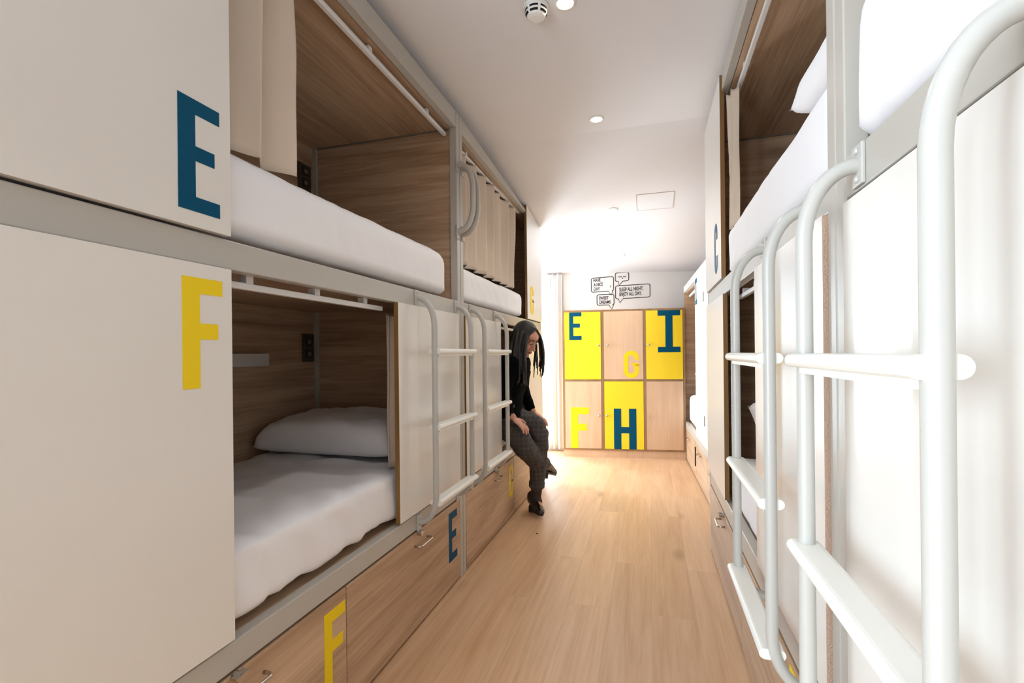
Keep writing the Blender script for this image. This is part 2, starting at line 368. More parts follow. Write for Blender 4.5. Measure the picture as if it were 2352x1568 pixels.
# =================================================================== BUNKS
class Bunk:
    """one two-storey bunk module; d is depth behind the front plane"""
    def __init__(s, sg, xf, y0, y1, zl, zm, zt, label, depth=.93):
        s.sg, s.xf, s.y0, s.y1, s.zl, s.zm, s.zt, s.dp = sg, xf, y0, y1, zl, zm, zt, depth
        s.root = empty('bunk_bed', (xf+sg*depth/2, (y0+y1)/2, 0), label, 'bunk bed', 'two-storey bunk beds along the aisle')
        s.frame()
    def X(s, d): return s.xf+s.sg*d
    def bx(s, bm, d0, d1, y0, y1, z0, z1, bev=0): return box(bm, s.X(d0), s.X(d1), y0, y1, z0, z1, bev)
    def part(s, name, m, *boxes, parent=None, bev=0, label=None):
        bm = NB()
        for b in boxes: s.bx(bm, *b, bev)
        return obj(name, bm, m, parent or s.root, label=label)
    def frame(s):
        y0, y1, zl, zm, zt, dp = s.y0, s.y1, s.zl, s.zm, s.zt, s.dp; p = .04
        for d in (0, dp-p):
            for y in (y0, y1-p): s.part('post', M['grey'], (d, d+p, y, y+p, 0, zt[1]), bev=.003)
        for nm, z in (('lower_rail', zl), ('middle_rail', zm), ('top_rail', zt)):
            s.part(nm, M['grey'], (.002, .038, y0+p, y1-p, z[0], z[1]), bev=.003)
        s.part('back_panel', M['wood_y'], (dp-.012, dp+.004, y0+p, y1-p, zl[0], zt[0]))
        for ya in (y0+.012, y1-.028): s.part('end_panel', M['wood_x'], (.04, dp-.012, ya, ya+.016, .0, zt[0]))
        s.part('canopy', M['wood_y'], (.04, dp-.012, y0+.03, y1-.03, zt[0], zt[0]+.02))
        s.part('upper_deck', M['wood_y'], (.04, dp-.012, y0+.03, y1-.03, zm[1]-.03, zm[1]-.004))
        s.part('lower_deck', M['wood_y'], (.04, dp-.012, y0+.03, y1-.03, zl[1]-.03, zl[1]-.004))
        s.part('corner_trim', M['trim'], (.05, dp-.013, y1-.036, y1-.028, zt[0]-.008, zt[0]), (dp-.022, dp-.013, y1-.036, y1-.028, zm[1], zt[0]), (dp-.022, dp-.013, y1-.036, y1-.028, zl[1], zm[0]))
    def panel(s, y0, y1, z0, z1, edge='ply_edge', gap=True, cut=None, label=None):
        bm = NB(); s.bx(bm, -.008, .012, y0, y1, z0, z1)
        for v in bm.verts:
            if cut and v.co.z > z1-.001 and v.co.y > y1-.001: v.co.z = cut
        bm.faces.ensure_lookup_table(); bmesh.ops.recalc_face_normals(bm, faces=bm.faces)
        for f in bm.faces:
            if abs(f.normal.y) > .5: f.material_index = 1
        o = obj('front_panel', bm, [M['cream'], M[edge]], s.root, label=label)
        return o
    def let(s, parent, ch, y0, y1, z0, z1, m, d=-.008, stroke=None, sb=None):
        # letters read left to right from the aisle
        if s.sg < 0: o, u = (s.X(d), y0, z0), (0, 1, 0)
        else: o, u = (s.X(d), y1, z0), (0, -1, 0)
        return letter(ch, o, u, (0, 0, 1), (-s.sg, 0, 0), y1-y0, z1-z0, m, parent, stroke, sb)
    def drawer(s, y0, y1, hy, hz=None, let=None):
        zt = s.zl[0]-.008; o = s.part('drawer', M['wood_y'], (.0, .02, y0, y1, .012, zt), bev=.0015)
        hz = hz or zt-.055
        bm = NB(); a, c = hy-.06, hy+.06
        P = lambda d, y, z: (s.X(d), y, z)
        pts = [P(0, a, hz)]+fillet(P(0, a, hz), P(-.03, a, hz), P(-.03, c, hz), .014)+fillet(P(-.03, a, hz), P(-.03, c, hz), P(0, c, hz), .014)+[P(0, c, hz)]
        tube(bm, pts, .005, 10); obj('handle', bm, M['chrome'], o, True, label='chrome bow handle')
        bm = NB(); ly = hy-.03; cyl(bm, P(.0, ly, zt-.006), P(-.022, ly, zt-.006), .012, 14); s.bx(bm, -.026, -.006, ly-.02, ly+.02, zt-.004, zt+.002)
        obj('lock', bm, M['chrome'], o, label='small metal lock under the rail')
        if let:
            ch, a, b, z0, z1, m = let; s.let(o, ch, a, b, z0, z1, m, 0)
        return o
    def curtain_rail(s, y0, y1, z, d=.065):
        bm = NB(); s.bx(bm, d-.009, d+.009, y0, y1, z-.009, z+.009, .002)
        for t in (.15, .5, .85):
            y = y0+(y1-y0)*t; s.bx(bm, d-.006, d+.02, y-.012, y+.012, z+.008, z+.03)
        return obj('curtain_rail', bm, M['white_rail'], s.root, label='white curtain rail')
    def ladder(s, ya, yb, zr, r=.0132, st=.085):
        L = empty('ladder', (s.X(-st), (ya+yb)/2, 0), None, None); L.parent = s.root; L.location = Vector(L.location)-base_of(s.root)
        P = lambda d, y, z: (s.X(d), y, z)
        zt = (s.zm[0]+s.zm[1])/2; zb = (s.zl[0]+s.zl[1])/2-.005
        for y in (ya, yb):
            bm = NB()
            pts = [P(0, y, zt)]+fillet(P(0, y, zt), P(-st, y, zt), P(-st, y, zb), .08, 10, .125)+[P(-st, y, 1.0), P(-st, y, .8)]+fillet(P(-st, y, zt), P(-st, y, zb), P(0, y, zb), .12, 10, .08)+[P(0, y, zb)]
            tube(bm, pts, r, 18); obj('side_tube', bm, M['ladder'], L, True)
            for z in (zt, zb):
                bm = NB(); s.bx(bm, -.005, .002, y-.02, y+.02, z-.035, z+.035, .002)
                for dz in (-.024, .024): ball(bm, P(-.006, y-.002, z+dz), (.004, .006, .006), seg=8)
                obj('bracket', bm, M['ladder'], L)
        for z in zr:
            bm = NB(); x0, x1 = s.X(-st-.028), s.X(-st+.028); xc = (x0+x1)/2; rr = .012
            pr = []
            for i in range(9): a = -PI/2+PI*i/8; pr.append((max(x0, x1)-rr+rr*math.cos(a), z-rr+rr*math.sin(a)))
            for i in range(9): a = PI/2+PI*i/8; pr.append((min(x0, x1)+rr+rr*math.cos(a), z-rr+rr*math.sin(a)))
            prism(bm, [(x, ya-.003, q) for x, q in pr], (0, yb-ya+.018, 0))
            box(bm, xc-.012, xc+.012, ya+r, yb-r, z-.034, z-.022)
            obj('tread', bm, M['tread'], L, label='white ladder tread')
        return L
    def grab(s, y, z0=1.86, z1=2.22, st=.09, r=.0145):
        bm = NB(); P = lambda d, z: (s.X(d), y, z)
        pts = [P(0, z0)]+fillet(P(0, z0), P(-st, z0), P(-st, z1), .08, 12, .14)+fillet(P(-st, z0), P(-st, z1), P(0, z1), .14, 12, .08)+[P(0, z1)]
        tube(bm, pts, r, 16)
        o = obj('grab_handle', bm, M['grey'], s.root, True)
        for z in (z0, z1):
            bm = NB(); s.bx(bm, -.006, .001, y-.019, y+.019, z-.04, z+.04, .002); obj('mounting_plate', bm, M['grey'], o)
    def sockets(s, y0, y1, z0, z1):
        d = s.dp-.013; o = s.part('socket_panel', M['socket'], (d-.012, d, y0, y1, z0, z1), bev=.002, label='dark socket and switch panel')
        h = (z1-z0)
        for k in (.28, .72):
            z = z0+h*k; bm = NB(); yc = (y0+y1)/2
            s.bx(bm, d-.016, d-.011, yc-.03, yc+.03, z-h*.17, z+h*.17, .002); obj('socket', bm, M['dark'], o)
            bm = NB(); s.bx(bm, d-.019, d-.015, yc-.012, yc+.012, z-.012, z+.012, .002); obj('switch', bm, M['trim'], o)

LZ = ((.432, .501), (1.413, 1.485), (2.42, 2.505))
RZ = ((.405, .485), (1.475, 1.55), (2.455, 2.545))
XLF, XRF = -.983, .346
# ---- left, near
b1 = Bunk(-1, XLF, .36, 2.395, *LZ, 'two-storey bunk bed nearest on the left, cream panels with large teal E and yellow F')
p = b1.panel(.36, .915, 1.492, 2.505, label='cream panel with teal E'); b1.let(p, 'E', .781, .884, 1.526, 1.777, M['teal'], stroke=.041, sb=.033)
p = b1.panel(.36, .915, .512, 1.411, label='cream panel with yellow F'); b1.let(p, 'F', .787, .888, 1.129, 1.378, M['yellow'], stroke=.042, sb=.036)
b1.panel(1.71, 2.345, .512, 1.413, label='plain cream panel behind the ladder')
b1.drawer(.405, 1.362, .95, let=('F', 1.25, 1.355, .15, .386, M['yellow']))
b1.drawer(1.366, 2.35, 1.905, let=('E', 2.205, 2.31, .14, .389, M['teal']))
b1.curtain_rail(.92, 2.35, 2.385); b1.curtain_rail(.92, 1.70, 1.388)
b1.ladder(1.885, 2.325, (1.225, .893, .565)); b1.grab(2.362)
b1.sockets(2.23, 2.33, 2.15, 2.30); b1.sockets(2.25, 2.34, 1.165, 1.325)
b1.part('wall_shelf', M['shelf'], (.86, .917, 1.50, 1.95, 1.15, 1.213), bev=.002, label='small grey shelf')
# ---- left, far
b2 = Bunk(-1, XLF, 2.40, 4.385, *LZ, 'two-storey bunk bed far on the left with drawn beige curtain, woman sitting on it')
p = b2.panel(3.84, 4.385, 1.492, 2.49, cut=2.372, label='pale panel with yellow G'); b2.let(p, 'G', 3.935, 4.06, 1.535, 1.785, M['yellow'])
p = b2.panel(3.84, 4.385, .512, 1.411)
b2.panel(2.442, 3.092, .512, 1.413)
b2.drawer(2.445, 3.395, 3.0, let=('G', 3.27, 3.375, .15, .386, M['yellow']))
b2.drawer(3.40, 4.34, 3.95)
b2.curtain_rail(2.45, 3.83, 2.385); b2.curtain_rail(3.10, 3.83, 1.388)
b2.ladder(2.535, 2.975, (1.225, .893, .565)); b2.grab(2.432)
b2.sockets(4.22, 4.32, 2.0, 2.15); b2.sockets(4.22, 4.32, 1.165, 1.325)
for o in b2.root.children:      # the sloped ceiling cuts the far top corner
    if o.type == 'MESH':
        for v in o.data.vertices:
            wz = v.co.z; lim = zc(v.co.y+b2.root.location.y)-.014
            if wz > lim: v.co.z = lim-(.0 if o.name.startswith('post') else .004)
# ---- right, middle
b3 = Bunk(1, XRF, 1.045, 3.10, *RZ, 'two-storey bunk bed in the middle of the right row with teal C panel')
p = b3.panel(2.47, 3.10, 1.555, 2.53, label='white panel with teal C'); b3.let(p, 'C', 2.59, 2.70, 1.60, 1.86, M['teal'])
p = b3.panel(2.43, 3.10, .495, 1.473)
b3.panel(1.092, 1.735, .495, 1.473, edge='chip', label='white panel behind the ladder')
b3.drawer(1.09, 2.07, 1.60, let=('D', 1.28, 1.39, .15, .38, M['yellow'])); b3.drawer(2.075, 3.06, 2.56)
b3.curtain_rail(1.09, 2.46, 2.42); b3.curtain_rail(1.74, 2.42, 1.45)
b3.ladder(1.19, 1.625, (1.195, .865, .525))
b3.sockets(2.9, 3.0, 2.1, 2.25)
# ---- right, near
b4 = Bunk(1, XRF, -.97, 1.04, *RZ, 'two-storey bunk bed nearest on the right with large rounded white ladder tubes')
b4.panel(.30, .985, .495, 1.463, label='white panel behind the ladder'); b4.panel(-.97, -.40, .495, 1.473)
b4.drawer(-.93, .03, -.4); b4.drawer(.035, 1.0, .5)
b4.curtain_rail(-.40, 1.0, 2.42); b4.curtain_rail(-.4, .30, 1.45)
b4.ladder(.54, .935, (1.195, .865, .525))
# ---- right, single raised bed of the far bay (turned slightly)
R3 = empty('raised_bed', (.438, 4.079, 0), 'single raised bed built into the far right bay beside the lockers, teal I panel', 'bed', None, math.atan(.0323))
def r3(name, m, *bs, bev=0, label=None, parent=None):
    bm = NB()
    for b in bs: box(bm, *b, bev)
    return obj(name, bm, m, parent or R3, local=True, label=label)
ya, yz = -.78, 1.62; DP = .84
r3('end_panel', M['wood_x'], (.0, DP, ya, ya+.02, .0, 1.93)); r3('end_panel', M['wood_x'], (0, DP, yz-.02, yz, 0, 1.93))
r3('back_panel', M['wood_y'], (DP-.015, DP, ya+.02, yz-.02, .3, 1.86)); r3('canopy', M['wood_y'], (.03, DP-.015, ya+.02, yz-.02, 1.86, 1.88))
r3('top_rail', M['cream'], (-.004, .03, ya+.02, yz-.02, 1.862, 1.93), bev=.002); r3('lower_rail', M['grey'], (-.004, .03, ya+.02, yz-.02, .345, .42), bev=.002)
r3('bed_deck', M['wood_y'], (.03, DP-.015, ya+.02, yz-.02, .38, .41))
fp = r3('front_panel', M['cream'], (-.016, .006, ya+.03, .525, .43, 1.86), label='white panel with teal I')
letter('I', (-.016, .50, 1.62), (0, -1, 0), (0, 0, 1), (-1, 0, 0), .13, .23, M['teal'], fp, .045, .04, local=True)
r3('hinge', M['trim'], (-.02, -.016, -.02, .0, 1.60, 1.68), label='grey hinge'); r3('hinge', M['trim'], (-.02, -.016, -.02, .0, .60, .68), label='grey hinge')
r3('curtain_rail', M['white_rail'], (.05, .068, .53, yz-.03, 1.81, 1.835))
for (a, b) in ((ya+.02, -.02), (-.015, .68), (.69, 1.6)):
    d = r3('drawer', M['wood_y'], (-.002, .02, a, b, .012, .34), bev=.0015)
    hy = (a+b)/2+.05; bm = NB(); q = lambda x, y: (x, y, .285)
    tube(bm, [q(0, hy-.06)]+fillet(q(0, hy-.06), q(-.03, hy-.06), q(-.03, hy+.06), .014)+fillet(q(-.03, hy-.06), q(-.03, hy+.06), q(0, hy+.06), .014)+[q(0, hy+.06)], .005, 10)
    obj('handle', bm, M['chrome'], d, True, local=True)
r3('pull_strap', M['dark'], (-.012, -.002, .672, .698, .12, .30), bev=.002, label='dark vertical latch between drawers')

# =================================================================== BEDDING
def mattress(name, x0, x1, y0, y1, z0, z1, label, r=.07, seed=0, fine=.0025, grp='white sheeted mattresses in the bunks'):
    b = rbox(x0, x1, y0, y1, z0, z1, r, (18, 100, 10), wob=.005, freq=5, fine=fine, seed=seed, rb=.016)
    return tag(obj(name, b, M['sheet'], smooth=True), label, 'mattress', grp)
mattress('mattress', -1.872, -1.012, .41, 2.30, .524, .714, 'white sheeted mattress on the lower near left bunk under the pillow', .032, 1, .013)
mattress('mattress', -1.885, -1.0, .42, 2.285, 1.506, 1.737, 'thick white mattress on the upper near left bunk beside the teal E', .085, 2)
mattress('mattress', -1.885, -1.03, 2.46, 4.32, .513, .597, 'white sheeted mattress on the lower far left bunk, partly hidden by the seated woman', .045, 3)
mattress('mattress', -1.885, -1.008, 2.47, 3.82, 1.506, 1.705, 'white mattress on the upper far left bunk under the drawn curtain', .06, 4)
mattress('mattress',   .362, 1.24, 1.10, 2.44, 1.558, 1.782, 'white mattress on the upper middle right bunk by the teal C panel', .05, 5)
mattress('mattress', .375, 1.24, 1.105, 2.46, .492, .70, 'white mattress on the lower middle right bunk behind the ladder', .05, 6)
mattress('mattress', .345, 1.24, -.90, .992, 1.558, 1.83, 'thick white mattress on the upper near right bunk, large at the top right edge', .075, 7, .006)
def into_bed(o):
    R = Matrix.Rotation(R3.rotation_euler.z, 4, 'Z'); o.location = R3.location+(R @ o.location); o.rotation_euler.z = R3.rotation_euler.z
into_bed(mattress('mattress', .04, .80, .0, 1.58, .42, .72, 'white mattress on the raised bed beside the lockers', .05, 8))
def pillow(c, L, W, T, rz, tilt, label, seed):
    b = NB(); bmesh.ops.create_grid(b, x_segments=22, y_segments=16, size=1)
    top = {}; fs = []
    b.free(); b = NB(); n, m_ = 44, 28; V = {}
    R = Matrix.Rotation(rz, 4, 'Z') @ Matrix.Rotation(tilt, 4, 'X')
    for s in (1, -1):
        for i in range(n+1):
            for j in range(m_+1):
                u, v = -1+2*i/n, -1+2*j/m_
                e = (1-u**10)*(1-v**6)
                if (s < 0) and (i in (0, n) or j in (0, m_)): V[(s, i, j)] = V[(1, i, j)]; continue
                h = T/2*max(e, 0)**.5*(1-.12*abs(u))
                px = L/2*u*(1-.05*(1-v*v)*abs(u)**3+.03*abs(v)**3*0); py = W/2*v*(1-.06*(1-u*u)*abs(v)**3)
                h += .014*noise.noise(Vector((u*2.3+seed, v*2.3, s)))*e+.012*(abs(noise.noise(Vector((u*4+seed, v*3+u*2, s*3))))-.25)*e*(1.4 if abs(u) > .5 else 1)
                V[(s, i, j)] = b.verts.new(R @ Vector((px, py, s*h*(1 if s > 0 else .3)))+Vector(c))
        for i in range(n):
            for j in range(m_):
                f = [V[(s, i, j)], V[(s, i+1, j)], V[(s, i+1, j+1)], V[(s, i, j+1)]]
                if len(set(f)) == 4: b.faces.new(f)
    o = obj('pillow', b, M['pillow'], smooth=True)
    return tag(o, label, 'pillow', 'white pillows')
pillow((-1.475, 2.06, .784), .76, .44, .26, 0, .10, 'white pillow lying on the lower near left bunk against the dark wood', 1)
pillow((.63, 1.255, 1.83), .54, .29, .23, 0, 0, 'white pillow on the upper middle right bunk beside the grey post', 2)
pillow((.80, 2.25, .84), .74, .34, .18, 0, .7, 'white pillow on the lower middle right bunk behind the ladder tube', 3)
into_bed(pillow((.40, 1.36, .86), .62, .32, .18, 0, .7, 'white pillow on the raised bed beside the lockers', 4))

# =================================================================== CURTAINS
def curtain(label, P0, P1, z0, z1, amp, waves, m, name='curtain', grp=None, nrm=None, seed=0, flare=.3, hooks=True, nz=24, z0b=None):
    P0, P1 = Vector(P0), Vector(P1); L = (P1-P0).length; t = (P1-P0).normalized(); nrm = Vector(nrm) if nrm else Vector((-t.y, t.x, 0))
    n = max(40, int(waves*14)); b = NB(); rows = []
    for k in range(nz+1):
        f = k/nz; row = []
        for i in range(n+1):
            s = i/n; ph = 2*PI*waves*s+1.2*noise.noise(Vector((s*3+seed, f*.7, 0)))
            a = amp*(1-flare*(1-f))*(.75+.5*noise.noise(Vector((s*waves*.7, seed, f*.5))))
            q = P0+t*(L*s+.25*amp*math.sin(2*ph))+nrm*(a*math.sin(ph)+.01*noise.noise(Vector((s*5, f*2, seed))))
            zb = z0+((z0b-z0)*s if z0b is not None else 0)
            z = z1+(zb-z1)*f-(.006*(1+math.cos(ph*2)) if k == 0 else 0)
            row.append(b.verts.new((q.x, q.y, z)))
        rows.append(row)
    for k in range(nz):
        for i in range(n): b.faces.new((rows[k][i], rows[k+1][i], rows[k+1][i+1], rows[k][i+1]))
    o = obj(name, b, m, smooth=True); sd = o.modifiers.new('thickness', 'SOLIDIFY'); sd.thickness = .003
    return tag(o, label, 'curtain', grp)
G = 'beige bunk curtains'
curtain('beige curtain gathered at the near end of the upper near left bunk', (-1.05, .925, 0), (-1.06, 1.20, 0), 1.748, 2.372, .03, 1.6, M['curtain'], grp=G, seed=3, flare=-.5)
curtain('beige pleated curtain drawn across the upper far left bunk', (-1.05, 2.46, 0), (-1.05, 3.67, 0), 1.722, 2.372, .03, 7, M['curtain'], grp=G, seed=8, flare=-.35)
curtain('narrow beige curtain edge behind the panel of the lower near left bunk', (-1.045, 1.758, 0), (-1.048, 2.0, 0), .725, 1.375, .016, 4, M['curtain'], grp=G, seed=5, flare=-.3)
curtain('beige curtain bunched beside the teal C panel in the upper right bunk', (.388, 2.46, 0), (.388, 2.34, 0), 1.772, 2.405, .018, 2.2, M['curtain'], grp=G, seed=12, flare=-.4)
a, b_ = LP(-.30, .30, 0), LP(-.02, .30, 0)
curtain('white full-length curtain hanging to the floor left of the lockers', a, b_, .03, zc(5.70)-.02, .035, 4.5, M['wcurtain'], grp=None, seed=15, flare=-.2)

# =================================================================== LOCKERS
lk_ = empty('locker_cabinet', LA, 'wooden six-door locker cabinet at the end of the aisle with yellow and oak doors', 'locker', None, LROT)
LW, LD, LH = 1.357, .345, 1.69
def lb(name, m, *bs, parent=None, bev=0, label=None):
    bm = NB()
    for q in bs: box(bm, *q, bev)
    return obj(name, bm, m, parent or lk_, local=True, label=label)
lb('plinth', M['locker'], (0, LW, .012, LD, 0, .082))
ed = [(0, .022), (.437, .468), (.906, .935), (LW-.022, LW)]
lb('carcass', M['locker_edge'], *[(a, b, 0, LD, .082, LH) for a, b in ed], (0, LW, .001, LD, LH-.02, LH), (0, LW, .001, LD, .082, .098), (0, LW, .001, LD, .872, .892), (.01, LW-.01, LD-.02, LD-.005, .09, LH-.01))
cols = [(.024, .435), (.470, .904), (.937, LW-.024)]; rows = [(.10, .87), (.894, LH-.022)]
ks = {(0, 0): (.408, .48), (1, 0): (.497, .48), (2, 0): (.957, .48), (0, 1): (.408, 1.283), (1, 1): (.507, 1.283), (2, 1): (.962, 1.283)}
for c in range(3):
    for r in range(2):
        yel = (c, r) in ((0, 1), (2, 1), (1, 0))
        d = lb('door', M['ydoor'] if yel else M['locker'], (cols[c][0], cols[c][1], -.002, .016, rows[r][0], rows[r][1]), bev=.001, label='yellow locker door' if yel else 'oak locker door')
        ku, kz = ks[(c, r)]; bm = NB(); cyl(bm, (ku, -.002, kz), (ku, -.014, kz), .006, 10); ball(bm, (ku, -.02, kz), .014, seg=12)
        obj('knob', bm, M['chrome'], d, True, local=True, label='small metal knob')
        LT = {(0, 1): ('E', .078, .219, 1.348, 1.666, 'teal', .047, .047), (1, 1): ('G', .688, .857, .907, 1.219, 'yellow', .05, .05), (2, 1): ('I', 1.065, 1.308, 1.196, 1.667, 'teal', .078, .06),
              (0, 0): ('F', .087, .295, .101, .571, 'yellow', .082, .078), (1, 0): ('H', .573, .823, .101, .56, 'teal', .082, .072)}.get((c, r))
        if LT: letter(LT[0], (LT[1], -.002, LT[3]), (1, 0, 0), (0, 0, 1), (0, -1, 0), LT[2]-LT[1], LT[4]-LT[3], M[LT[5]], d, LT[6], LT[7], local=True)

# =================================================================== WALL DECALS
def text_bm(s, size, sx):
    cu = bpy.data.curves.new('t', 'FONT'); cu.body = s; cu.size = size; cu.space_character = .95; cu.offset = size*.022
    o = bpy.data.objects.new('t', cu); COL.objects.link(o); bpy.context.view_layer.update(); me = mesh_of(o); bpy.data.objects.remove(o)
    b = NB(); b.from_mesh(me); bpy.data.meshes.remove(me)
    for v in b.verts: v.co.x *= sx
    return b
def decal(label, u0, u1, z0, z1, tail, texts, rad=.022, skew=.012, face=False):
    root = empty('wall_decal', LP((u0+u1)/2, WOFF-.0005, z0), label, 'wall sticker', 'speech bubble stickers on the back wall', LROT)
    w, h = u1-u0, z1-z0; S = lambda x, z: (x, z+skew*(x/w))
    pts = []
    def corner(cx, cz, a0): return arc(cx, cz, rad, a0, a0+PI/2, 5)
    bottom = []
    tx, td = tail     # tail start (fraction), tip shift
    seq = corner(w/2-rad, h-rad, 0)+corner(-w/2+rad, h-rad, PI/2)+corner(-w/2+rad, rad, PI)
    seq += [(-w/2+w*tx, 0), (-w/2+w*tx+td, -.052), (-w/2+w*tx+.055, 0)]
    seq += corner(w/2-rad, rad, -PI/2); seq += [seq[0]]
    bm = NB()
    for q in strip([S(*p) for p in seq], .0085): prism(bm, [(p[0], -.0016, p[1]) for p in q], (0, .0016, 0))
    obj('bubble_outline', bm, M['ink'], root, local=True)
    for (s, x, z, sz, sx) in texts:
        b = text_bm(s, sz, sx)
        for v in b.verts: v.co = Vector((-w/2+x+v.co.x, -.0012, z+v.co.y+skew*((x+v.co.x)/w)))
        obj('lettering', b, M['ink'], root, local=True)
    if face:
        bm = NB()
        for cx in (-.022, .032):
            for q in strip(arc(cx, h*.66, .017, PI+.3, 2*PI-.3, 6), .006): prism(bm, [(p[0], -.0016, p[1]) for p in q], (0, .0016, 0))
            for k in (-.012, 0, .012):
                q = strip([(cx+k, h*.66-.013), (cx+k*1.5, h*.66-.024)], .003)
                for p4 in q: prism(bm, [(p[0], -.0016, p[1]) for p in p4], (0, .0016, 0))
        cyl(bm, (.005, -.0016, h*.33), (.005, 0, h*.33), .007, 10)
        obj('sleeping_face', bm, M['ink'], root, local=True)
decal('speech bubble sticker reading HAVE A NICE DAY, left of the others', .337, .603, 1.943, 2.115, (.76, .035), [('HAVE', .022, .118, .056, .66), ('A NICE', .028, .064, .056, .66), ('DAY', .028, .012, .056, .66), ('!!', .222, .035, .04, .7)])
decal('small speech bubble sticker with a sleeping face, topmost', .624, .783, 2.062, 2.165, (.22, .008), [], face=True, skew=.005)
decal('widest speech bubble sticker reading SLEEP ALL NIGHT, ENJOY ALL DAY.', .625, 1.03, 1.855, 2.012, (.09, .012), [('SLEEP ALL NIGHT,', .045, .082, .062, .60), ('ENJOY ALL DAY.', .045, .025, .062, .60)], skew=.012)
decal('speech bubble sticker reading SWEET DREAMS, lowest just above the lockers', .403, .606, 1.778, 1.906, (.70, .035), [('SWEET', .024, .066, .056, .68), ('DREAMS', .026, .016, .056, .68)], skew=.002)

# =================================================================== CEILING FITTINGS
for i, (x, y, lab) in enumerate([(-.305, 1.855, 'recessed ceiling downlight beside the smoke detector'), (-.286, 2.833, 'recessed ceiling downlight at the middle of the flat ceiling'),
                                 (-.285, 4.124, 'recessed ceiling downlight on the slope beside the hatch outline'), (-.28, 5.259, 'farthest recessed ceiling downlight above the wall stickers')]):
    z = zc(y)
    r = empty('downlight', (x, y, z), lab, 'ceiling light', 'recessed downlights in a row')
    bm = NB(); seg = 28; sl = -SL if y > YB else 0
    Q = lambda rad, k, dz: (rad*math.cos(2*PI*k/seg), rad*math.sin(2*PI*k/seg), dz+sl*rad*math.sin(2*PI*k/seg))
    R = [[bm.verts.new(Q(rad, k, dz)) for k in range(seg)] for rad, dz in ((.044, 0), (.043, -.004), (.034, -.006), (.031, -.001))]
    for q in range(3):
        for k in range(seg): bm.faces.new((R[q][k], R[q][(k+1) % seg], R[q+1][(k+1) % seg], R[q+1][k]))
    obj('trim_ring', bm, M['plast'], r, True, local=True)
    bm = NB(); bm.faces.new([bm.verts.new(Q(.032, k, -.003)) for k in range(seg)]); bmesh.ops.solidify(bm, geom=bm.faces[:], thickness=.001)
    obj('lamp', bm, M['lamp'], r, local=True)
    l = bpy.data.lights.new('downlight_beam', 'SPOT'); l.energy = DOWNLIGHT_POWER*4; l.color = (1, .94, .86); l.spot_size = math.radians(125); l.spot_blend = .6; l.shadow_soft_size = .035
    lo = bpy.data.objects.new('downlight_beam', l); COL.objects.link(lo); lo.parent = r; lo.location = (0, 0, -.02)
sd = empty('smoke_detector', (-.42, 1.844, ZC), 'round white smoke detector with black slots on the ceiling', 'smoke detector')
bm = NB(); tube(bm, [(0, 0, 0), (0, 0, -.012)], [.052, .05], 32); obj('base', bm, M['plast'], sd, True, local=True)
bm = NB(); tube(bm, [(0, 0, -.012), (0, 0, -.03), (0, 0, -.046), (0, 0, -.05)], [.044, .043, .034, .022], 32); obj('sensor_head', bm, M['plast'], sd, False, local=True)
bm = NB()
for ring, (ra, rb, za, zb) in enumerate(((.0445, .0442, -.017, -.025), (.043, .0385, -.033, -.040))):
    for k in range(6):
        a0 = 2*PI*k/6+.12; a1 = a0+.8; n = 8
        A = [(ra*math.cos(a0+(a1-a0)*i/n), ra*math.sin(a0+(a1-a0)*i/n), za) for i in range(n+1)]; B = [(rb*math.cos(a0+(a1-a0)*i/n), rb*math.sin(a0+(a1-a0)*i/n), zb) for i in range(n+1)]
        va = [bm.verts.new(q) for q in A]; vb = [bm.verts.new(q) for q in B]
        for i in range(n): bm.faces.new((va[i], va[i+1], vb[i+1], vb[i]))
bmesh.ops.solidify(bm, geom=bm.faces[:], thickness=.002)
obj('vent_slot', bm, M['black'], sd, local=True, label='black vent slots')
bm = NB(); x0, x1, y0, y1 = -.09, .205, 3.895, 4.19
for a in ((x0, x1, y0, y0+.006), (x0, x1, y1-.006, y1), (x0, x0+.006, y0+.006, y1-.006), (x1-.006, x1, y0+.006, y1-.006)):
    prism(bm, [(a[0], a[2], zc(a[2])-.003), (a[1], a[2], zc(a[2])-.003), (a[1], a[3], zc(a[3])-.003), (a[0], a[3], zc(a[3])-.003)], (0, 0, .003))
hat = tag(obj('access_hatch', bm, mat('hatch_seam', '#D6C9C4', .7)), 'square access hatch outline in the sloped white ceiling', 'hatch')
bm = NB(); prism(bm, [(x0+.006, y0+.006, zc(y0+.006)-.002), (x1-.006, y0+.006, zc(y0+.006)-.002), (x1-.006, y1-.006, zc(y1-.006)-.002), (x0+.006, y1-.006, zc(y1-.006)-.002)], (0, 0, .002))
obj('hatch_panel', bm, M['ceil'], hat)

# =================================================================== WOMAN
person = empty('person', (-.95, 3.25, 0), 'person with long dark hair, black top and checked trousers sitting on the left bunk', 'person')
hd = Vector((-.852, 3.25, 1.305))
HR = (Matrix.Rotation(math.radians(-22), 4, 'Z') @ Matrix.Rotation(math.radians(30), 4, 'Y')).to_3x3()
def hp(x, y, z): return hd+HR @ Vector((x, y, z))
bm = NB()
ball(bm, hp(-.005, 0, .028), (.092, .073, .088), HR, 24); ball(bm, hp(.028, 0, -.03), (.063, .058, .085), HR, 20); ball(bm, hp(.05, 0, -.085), (.03, .032, .026), HR, 14)
ball(bm, hp(.062, 0, .045), (.03, .055, .035), HR, 14)
chain(bm, [hp(.088, 0, .008), hp(.1, 0, -.018), hp(.111, 0, -.034)], [.007, .0085, .011], 10)
for s in (1, -1):
    ball(bm, hp(.096, .011*s, -.037), (.01, .008, .007), HR, 10); ball(bm, hp(.062, .036*s, -.03), (.026, .024, .026), HR, 12)
    chain(bm, [hp(.083, .012*s, .026), hp(.078, .04*s, .024)], [.008, .008], 10)
    ball(bm, hp(-.005, .072*s, -.012), (.018, .008, .028), HR, 12)
